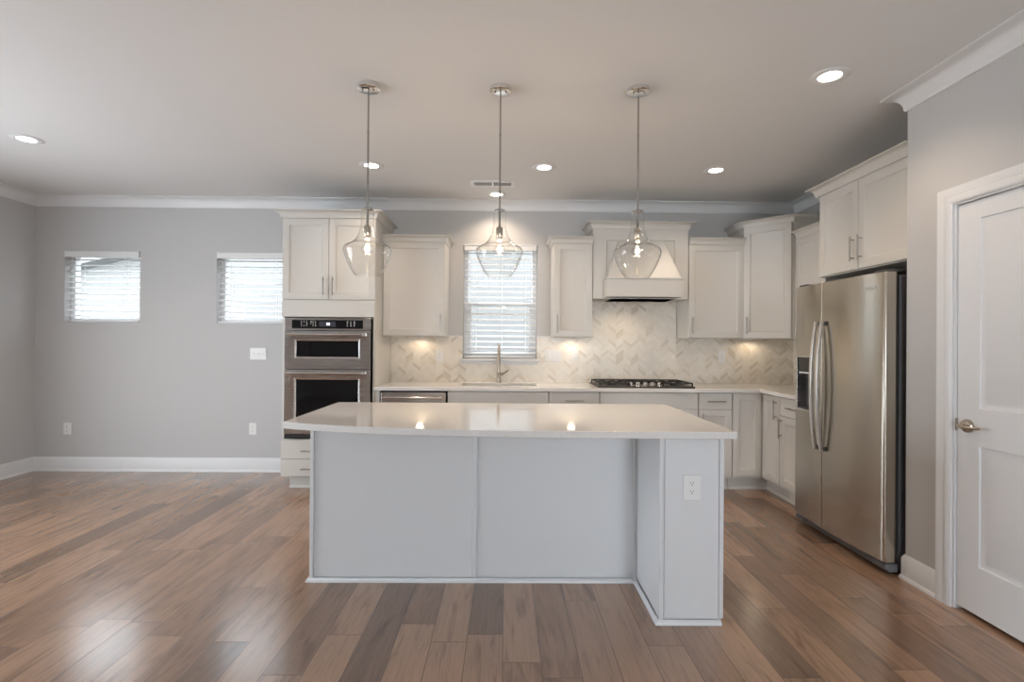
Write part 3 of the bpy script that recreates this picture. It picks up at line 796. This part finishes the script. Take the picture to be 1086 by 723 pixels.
G().box(lx - 0.016, lx + 0.009, -0.005, 0.0095, 0.02, 0.884).build('corner_trim', m_isl, t, 0.002)
G().box(lx + 0.004, lx + 0.0098, ly + 0.03, -0.006, 0.022, 0.884).build('leg_side_panel', m_isl, t)
G().box(lx, lx + 0.018, ly - 0.002, ly + 0.03, 0.0, 0.884).build('corner_trim', m_isl, t, 0.002)
G().box(lx + 0.027, ix1 - 0.022, ly + 0.004, ly + 0.0098, 0.022, 0.884).build('leg_front_panel', m_isl, t)
G().box(ix1 - 0.020, ix1, ly - 0.002, ly + 0.03, 0.026, 0.884).build('corner_trim', m_isl, t, 0.002)
shoe = [(0, 0), (0.016, 0), (0.015, 0.008), (0.009, 0.017), (0, 0.021)]
G().sweep([(ix0, 0.4), (ix0, -0.004), (lx - 0.002, -0.004), (lx - 0.002, ly - 0.002), (ix1 - 0.012, ly - 0.002)], shoe, 1).build('base_shoe', m_isl, t, smooth=True)
# island top with the bowed front edge
curve = [(-1.100, 2.520), (-1.02, 2.488), (-0.928, 2.456), (-0.80, 2.420), (-0.643, 2.385), (-0.52, 2.362), (-0.391, 2.343), (-0.199, 2.324), (0.0, 2.312), (0.194, 2.304), (0.385, 2.300), (0.7, 2.300), (1.052, 2.302)]
poly = [(x, y - IY) for x, y in curve] + [(1.052, 3.352 - IY), (-1.100, 3.352 - IY)]
o = G().prism(poly, 0.8855, 0.918).build('island_countertop', m_quartz, None, 0.003); o.location = (0, IY, 0)
tag(o, 'white quartz island top with a bowed front edge', 'countertop')

# ------------------------------------------------------------------ outlets and switches
def plate(name, label, cat, loc, rz, kinds, group, w1=0.072):
    """kinds: one letter per gang: o outlet, r rocker, t toggle, d rectangular outlet"""
    n = len(kinds); W_ = w1 + (n - 1) * 0.046; H_ = 0.117
    t = thing(name, label, cat, loc, rz, group)
    G().box(-W_ / 2, W_ / 2, -0.006, -0.0005, -H_ / 2, H_ / 2).build('cover_plate', m_plate, t, 0.002)
    for i, k in enumerate(kinds):
        cx = (i - (n - 1) / 2) * 0.046
        if k == 'o':
            for s in (-1, 1):
                pr = [(cx + 0.0165 * math.cos(a) * 1.0, s * 0.0195 + max(-0.0125, min(0.0125, 0.0165 * math.sin(a)))) for a in [2 * PI * j / 28 for j in range(28)]]
                r = G().prism(pr, -0.0075, -0.0058, lambda a, b, c: (a, c, b)).build('receptacle', m_plate, t)
                for q in (-0.0065, 0.0065): G().box(cx + q - 0.001, cx + q + 0.001, -0.0079, -0.0076, s * 0.0195 - 0.001, s * 0.0195 + 0.0075).build('slot', m_slot, r)
                G().lathe([(0, -0.0079), (0.0028, -0.0079), (0.0028, -0.0076), (0, -0.0076)], 12, (cx, 0, s * 0.0195 - 0.0075), 'y').build('ground_hole', m_slot, r)
            G().lathe([(0, -0.0072), (0.0025, -0.0068), (0.003, -0.006), (0, -0.006)], 10, (cx, 0, 0), 'y').build('screw', m_plate, t)
        elif k in 'rd':
            G().box(cx - 0.0165, cx + 0.0165, -0.0085, -0.0058, -0.033, 0.033).build('rocker' if k == 'r' else 'receptacle', m_plate, t, 0.0015)
            if k == 'd':
                for s in (-1, 1):
                    for q in (-0.0065, 0.0065): G().box(cx + q - 0.001, cx + q + 0.001, -0.0089, -0.0086, s * 0.018 - 0.004, s * 0.018 + 0.004).build('slot', m_slot, t)
        else:
            G().box(cx - 0.005, cx + 0.005, -0.010, -0.0058, -0.012, 0.012).build('toggle_surround', m_plate, t)
            G().box(cx - 0.004, cx + 0.004, -0.018, -0.008, -0.002, 0.008).build('toggle', m_plate, t, 0.001)
    return t
YB = D - 0.0002; YT = D - th - 0.0002
plate('wall_outlet', 'white outlet low on the back wall nearest the left corner', 'outlet', (-4.384, YB, 0.422), 0, 'o', 'outlets low on the back wall')
plate('wall_outlet', 'white outlet low on the back wall near the oven tower', 'outlet', (-2.540, YB, 0.432), 0, 'o', 'outlets low on the back wall')
plate('light_switch', 'white three-gang switch plate below the window beside the oven tower', 'switch', (-2.491, YB, 1.184), 0, 'ttt', None)
plate('backsplash_outlet', 'white outlet plate on the tile left of the sink window', 'outlet', (-0.674, YT, 1.180), 0, 'd', 'outlets on the tile')
plate('light_switch', 'wide white three-gang plate on the tile right of the sink window', 'switch', (0.472, YT, 1.187), 0, 'rtt', None)
plate('backsplash_outlet', 'white single outlet plate on the tile between the wide switch plate and cooktop', 'outlet', (0.688, YT, 1.189), 0, 'd', 'outlets on the tile')
plate('backsplash_outlet', 'white outlet plate on the tile right of the cooktop', 'outlet', (2.180, YT, 1.190), 0, 'd', 'outlets on the tile')
plate('island_outlet', 'white duplex outlet on the front of the island leg', 'outlet', (0.879, 2.392 + 0.0035, 0.641), 0, 'o', None, w1=0.083)

# ------------------------------------------------------------------ refrigerator
FY0, FYW, FX = 3.795, 0.905, 2.163
t = thing('refrigerator', 'stainless steel side-by-side refrigerator with a dispenser in its left door', 'refrigerator', (FX, FY0, 0), -PI / 2)
FH0, FH1 = 0.075, 1.742
seam = 0.363
sag = 0.028
def fy(x):
    u = (x / FYW) * 2 - 1; return -sag * (1 - u * u) + 0.004
def fdoor(x0, x1, hole=None, name='door'):
    r = 0.008; n = 22
    xb = [x0, x0 + 0.0015, x0 + 0.004, x0 + r] + [x0 + r + (x1 - x0 - 2 * r) * i / n for i in range(1, n)] + [x1 - r, x1 - 0.004, x1 - 0.0015, x1]
    zb = [FH0, FH0 + 0.004, FH1 - 0.004, FH1]
    if hole: xb = sorted(set([q for q in xb if not any(abs(q - h) < 0.004 for h in hole[:2])] + list(hole[:2]))); zb = sorted(zb + list(hole[2:]))
    def has(i, j):
        return not (hole and xb[i] >= hole[0] - 1e-6 and xb[i + 1] <= hole[1] + 1e-6 and zb[j] >= hole[2] - 1e-6 and zb[j + 1] <= hole[3] + 1e-6)
    def fn(a, b, c):
        if c == 1: return (a, 0.072, b)
        y = fy(a); d = min(a - x0, x1 - a)
        if d < r: y += r - math.sqrt(max(0, r * r - (r - d) ** 2))
        dz = min(b - FH0, FH1 - b)
        if dz < 0.002: y += 0.004
        return (a, y, b)
    return G().slab(xb, zb, 0, 1, has, fn).build(name, m_fridge, t, smooth=True)
DX0, DX1, DZ0, DZ1 = 0.048, 0.236, 0.845, 1.236
d1 = fdoor(0.002, seam - 0.003, (DX0, DX1, DZ0, DZ1), 'freezer_door')
d2 = fdoor(seam + 0.003, FYW - 0.002, None, 'fridge_door')
G().box(0.004, FYW - 0.004, 0.0722, 0.088, FH0 + 0.01, FH1 - 0.02).build('gasket', m_gasket, t)
G().box(0.003, FYW - 0.003, 0.0885, 0.745, 0.028, 1.722).build('body', m_fside, t, 0.003)
g = G().box(0.004, FYW - 0.004, 0.030, 0.0880, 0.018, 0.066); g.box(FYW - 0.10, FYW - 0.004, 0.012, 0.030, 0.030, 0.062).box(0.004, 0.10, 0.012, 0.030, 0.030, 0.062)
g.build('kick_grille', m_mgrey, t, 0.004)
for hx in (0.02, FYW - 0.11):
    G().box(hx, hx + 0.09, 0.02, 0.16, 1.7425, 1.758).build('hinge_cover', m_dgrey, t, 0.004)
for fx_ in (0.06, FYW - 0.06): G().lathe([(0, 0), (0.018, 0), (0.018, 0.028), (0, 0.028)], 16, (fx_, 0.12, 0)).build('foot', m_dgrey, t, smooth=True)
# handles: two bowed bars
def fhandle(door, x):
    pts = []; zc = 1.040; L = 0.435
    for i in range(17):
        u = -1 + 2 * i / 16; pts.append((x, fy(x) - 0.022 - 0.034 * (1 - u * u) ** 0.9, zc + L * u))
    h = G().tube(pts, 0.012, 4, flat=(0.0190, 0.0110)).build('handle', m_handle, door, 0.003)
    for s in (-1, 1): G().box(x - 0.010, x + 0.010, fy(x) - 0.024, fy(x) + 0.003, zc + s * (L - 0.014) - 0.014, zc + s * (L - 0.014) + 0.014).build('handle_mount', m_dgrey, h)
fhandle(d1, seam - 0.034); fhandle(d2, seam + 0.034)
# dispenser
yd = fy((DX0 + DX1) / 2)
g = G().slab([DX0 - 0.002, DX0 + 0.010, DX1 - 0.010, DX1 + 0.002], [DZ0 - 0.004, DZ0 + 0.010, DZ1 - 0.010, DZ1 + 0.002], yd - 0.006, yd + 0.02, lambda i, j: not (i == 1 and j == 1), lambda a, b, c: (a, c, b))
dsp = g.build('dispenser', m_steel, d1, 0.003)
a, b_, c, e_ = DX0 + 0.004, DX1 - 0.004, DZ0 + 0.006, DZ1 - 0.006
vs = [(a, yd + 0.004, c), (b_, yd + 0.004, c), (b_, yd + 0.004, e_), (a, yd + 0.004, e_), (a, yd + 0.068, c), (b_, yd + 0.068, c), (b_, yd + 0.068, e_), (a, yd + 0.068, e_)]
G().add(vs, [(4, 5, 6, 7), (0, 1, 5, 4), (1, 2, 6, 5), (2, 3, 7, 6), (3, 0, 4, 7)]).build('cavity', m_mgrey, dsp)
G().box(a + 0.006, b_ - 0.006, yd + 0.002, yd + 0.030, 1.100, e_ - 0.004).build('dispenser_controls', m_blackglass, dsp, 0.002)
g = G()
for i in range(7): g.box(a + 0.022 + i * 0.019, a + 0.022 + i * 0.019 + 0.012, yd + 0.0012, yd + 0.0018, 1.112, 1.120)
g.build('control_lettering', m_mark, dsp)
G().box(a + 0.05, b_ - 0.05, yd + 0.045, yd + 0.055, 0.95, 1.08).build('paddle', m_dgrey, dsp, 0.004)
G().box(a + 0.012, b_ - 0.012, yd + 0.002, yd + 0.060, c + 0.002, c + 0.012).build('drip_tray', m_dgrey, dsp, 0.002)
# badge near the top of the right door
bx0 = FY0 - 2.996; yb_ = fy(bx0)
ang = math.atan2(fy(bx0 + 0.02) - fy(bx0 - 0.02), 0.04)
m_badge = mat('badge_silver', (0.85, 0.85, 0.83), 0.2, 1.0)
bd_ = text('Whirlpool', 0.020, m_badge, d2, (bx0, yb_ - 0.0012, 1.657), (PI / 2, 0, ang), 'badge', 0.0008)
pts = [(bx0 + 0.030 * math.cos(a_) , yb_ - 0.0015, 1.657 + 0.0095 * math.sin(a_) + 0.004 * math.cos(a_)) for a_ in [-0.4 + 2 * PI * i / 40 for i in range(38)]]
g = G().tube(pts, 0.0009, 6); rb = g.build('badge_ring', m_badge, d2, smooth=True)

# ------------------------------------------------------------------ pendants
prof = [(0.0255, 2.054), (0.034, 2.049), (0.0365, 2.036), (0.0355, 2.012), (0.0350, 1.990), (0.0365, 1.965), (0.0400, 1.945), (0.0470, 1.920), (0.0580, 1.896), (0.074, 1.875), (0.094, 1.860),
        (0.114, 1.850), (0.126, 1.840), (0.1305, 1.828), (0.1290, 1.812), (0.1215, 1.788), (0.1080, 1.755), (0.0900, 1.720), (0.0720, 1.692), (0.0630, 1.684)]
def smooth_prof(p, k=3):
    out = []
    for i in range(len(p) - 1):
        p0, p1, p2, p3 = p[max(i - 1, 0)], p[i], p[i + 1], p[min(i + 2, len(p) - 1)]
        for j in range(k):
            u = j / k
            out.append(tuple(0.5 * (2 * p1[q] + (p2[q] - p0[q]) * u + (2 * p0[q] - 5 * p1[q] + 4 * p2[q] - p3[q]) * u * u + (3 * p1[q] - p0[q] - 3 * p2[q] + p3[q]) * u ** 3) for q in (0, 1)))
    return out + [p[-1]]
t = thing('pendant_light', 'clear glass bell pendant at the left, hanging before the oven tower', 'pendant light', (-0.779, 2.840, HC), 0, 'glass pendants above the island')
pd = t
o_ = -HC
can = G().lathe([(0, -0.0004), (0.062, -0.0004), (0.064, -0.004), (0.062, -0.020), (0.056, -0.024), (0, -0.024)], 40).build('canopy', m_chrome, t, smooth=True)
for s in (-1, 1): G().lathe([(0, -0.034), (0.004, -0.033), (0.005, -0.024), (0, -0.024)], 12, (s * 0.030, -0.012, 0)).build('canopy_screw', m_rod, can, smooth=True)
g = G().tube([(0, 0, -0.024), (0, 0, 2.062 + o_)], 0.0052, 12)
for zz in (-0.26, -0.54): g.lathe([(0, zz + 0.006), (0.0066, zz + 0.005), (0.0066, zz - 0.005), (0, zz - 0.006)], 12)
g.build('rod', m_rod, t, smooth=True)
G().lathe([(0, 2.066 + o_), (0.010, 2.066 + o_), (0.012, 2.060 + o_), (0.029, 2.057 + o_), (0.029, 2.051 + o_), (0, 2.051 + o_)], 28).build('glass_cap', m_rod, t, smooth=True)
sp_ = smooth_prof(prof)
inner = [(max(r - 0.0028, 0.001), z) for r, z in sp_][::-1]
G().lathe([(r, z + o_) for r, z in sp_] + [(r, z + o_) for r, z in inner] + [(sp_[0][0], sp_[0][1] + o_)], 64).build('glass_shade', m_glass, t, smooth='all')
G().tube([(0, 0, 2.050 + o_), (0, 0, 1.955 + o_)], 0.0065, 12).build('stem', m_rod, t, smooth=True)
G().lathe([(0, 1.962 + o_), (0.014, 1.962 + o_), (0.0185, 1.955 + o_), (0.0185, 1.905 + o_), (0.016, 1.900 + o_), (0, 1.900 + o_)], 24).build('socket', m_base, t, smooth=True)
bz = 1.832
bp = [(0.012, 1.902), (0.014, 1.885)] + [(0.033 * math.sin(a_), bz + 0.033 * math.cos(a_)) for a_ in [0.62 + (PI - 0.62) * i / 14 for i in range(15)]]
bulb = G().lathe([(r, z + o_) for r, z in bp], 32).build('bulb', m_glass, t, smooth='all')
G().lathe([(0, bz + 0.022 + o_), (0.005, bz + 0.016 + o_), (0.0065, bz + o_), (0.005, bz - 0.016 + o_), (0, bz - 0.022 + o_)], 14).build('filament', m_filament, bulb, smooth='all')
d = bpy.data.lights.new('bulb_lamp', 'POINT'); d.energy = BULB_W; d.color = (1.0, 0.74, 0.48); d.shadow_soft_size = 0.02
lo = bpy.data.objects.new('bulb_lamp', d); COL.objects.link(lo); lo.parent = bulb; lo.location = (0, 0, bz + o_)
dup(pd, (-0.044, 2.845, HC), 'middle clear glass bell pendant, hanging before the sink window')
dup(pd, (0.727, 2.835, HC), 'clear glass bell pendant at the right, hanging before the range hood')

# ------------------------------------------------------------------ downlights and vent
t = thing('recessed_light', '', 'ceiling light', (-1.101, 4.115, HC), 0, 'round recessed ceiling lights')
G().lathe([(0.054, -0.0005), (0.094, -0.0005), (0.096, -0.003), (0.090, -0.007), (0.066, -0.010), (0.056, -0.007), (0.054, -0.0005)], 40).build('trim_ring', m_trim, t, smooth=True)
G().lathe([(0, -0.0010), (0.0535, -0.0010), (0.0535, -0.0035), (0, -0.0045)], 32).build('lens', m_lens, t, smooth=True)
d = bpy.data.lights.new('downlight_lamp', 'SPOT'); d.energy = SPOT_W; d.color = WARM; d.spot_size = math.radians(132); d.spot_blend = 0.7; d.shadow_soft_size = 0.05
lo = bpy.data.objects.new('downlight_lamp', d); COL.objects.link(lo); lo.parent = t; lo.location = (0, 0, -0.02)
rl = t
spots = [((-1.101, 4.115), 'recessed ceiling light above the oven tower, behind the left pendant rod'), ((0.293, 4.114), 'recessed ceiling light between the middle and right pendants'),
         ((1.697, 4.134), 'recessed ceiling light before the corner wall cabinet'), ((1.696, 2.666), 'largest recessed ceiling light, nearest the pantry wall crown'),
         ((-3.425, 3.653), 'recessed ceiling light at the left edge of the photo'), ((-0.107, 4.880), 'recessed ceiling light close to the crown above the sink window')]
rl['label'] = spots[0][1]
for (x, y), lb in spots[1:]: dup(rl, (x, y, HC), lb)
t = thing('ceiling_vent', 'white rectangular air vent in the ceiling above the sink', 'vent', (-0.135, 4.555, HC), 0)
G().slab([-0.20, -0.165, -0.006, 0.006, 0.165, 0.20], [-0.085, -0.050, 0.050, 0.085], -0.008, -0.0005, lambda i, j: not (j == 1 and i in (1, 3)), lambda a, b, c: (a, b, c)).build('vent_frame', m_trim, t, 0.002)
g = G()
for k in range(8):
    yy = -0.046 + k * 0.0125
    for xa, xb_ in ((-0.165, -0.006), (0.006, 0.165)):
        g.prism([(yy, -0.0065), (yy + 0.008, -0.0015), (yy + 0.009, -0.0022), (yy + 0.001, -0.0075)], xa, xb_, lambda a, b, c: (c, a, b))
g.build('louver_panel', m_trim, t)
G().box(-0.165, 0.165, -0.05, 0.05, -0.0012, -0.0005).build('duct_opening', m_slot, t)
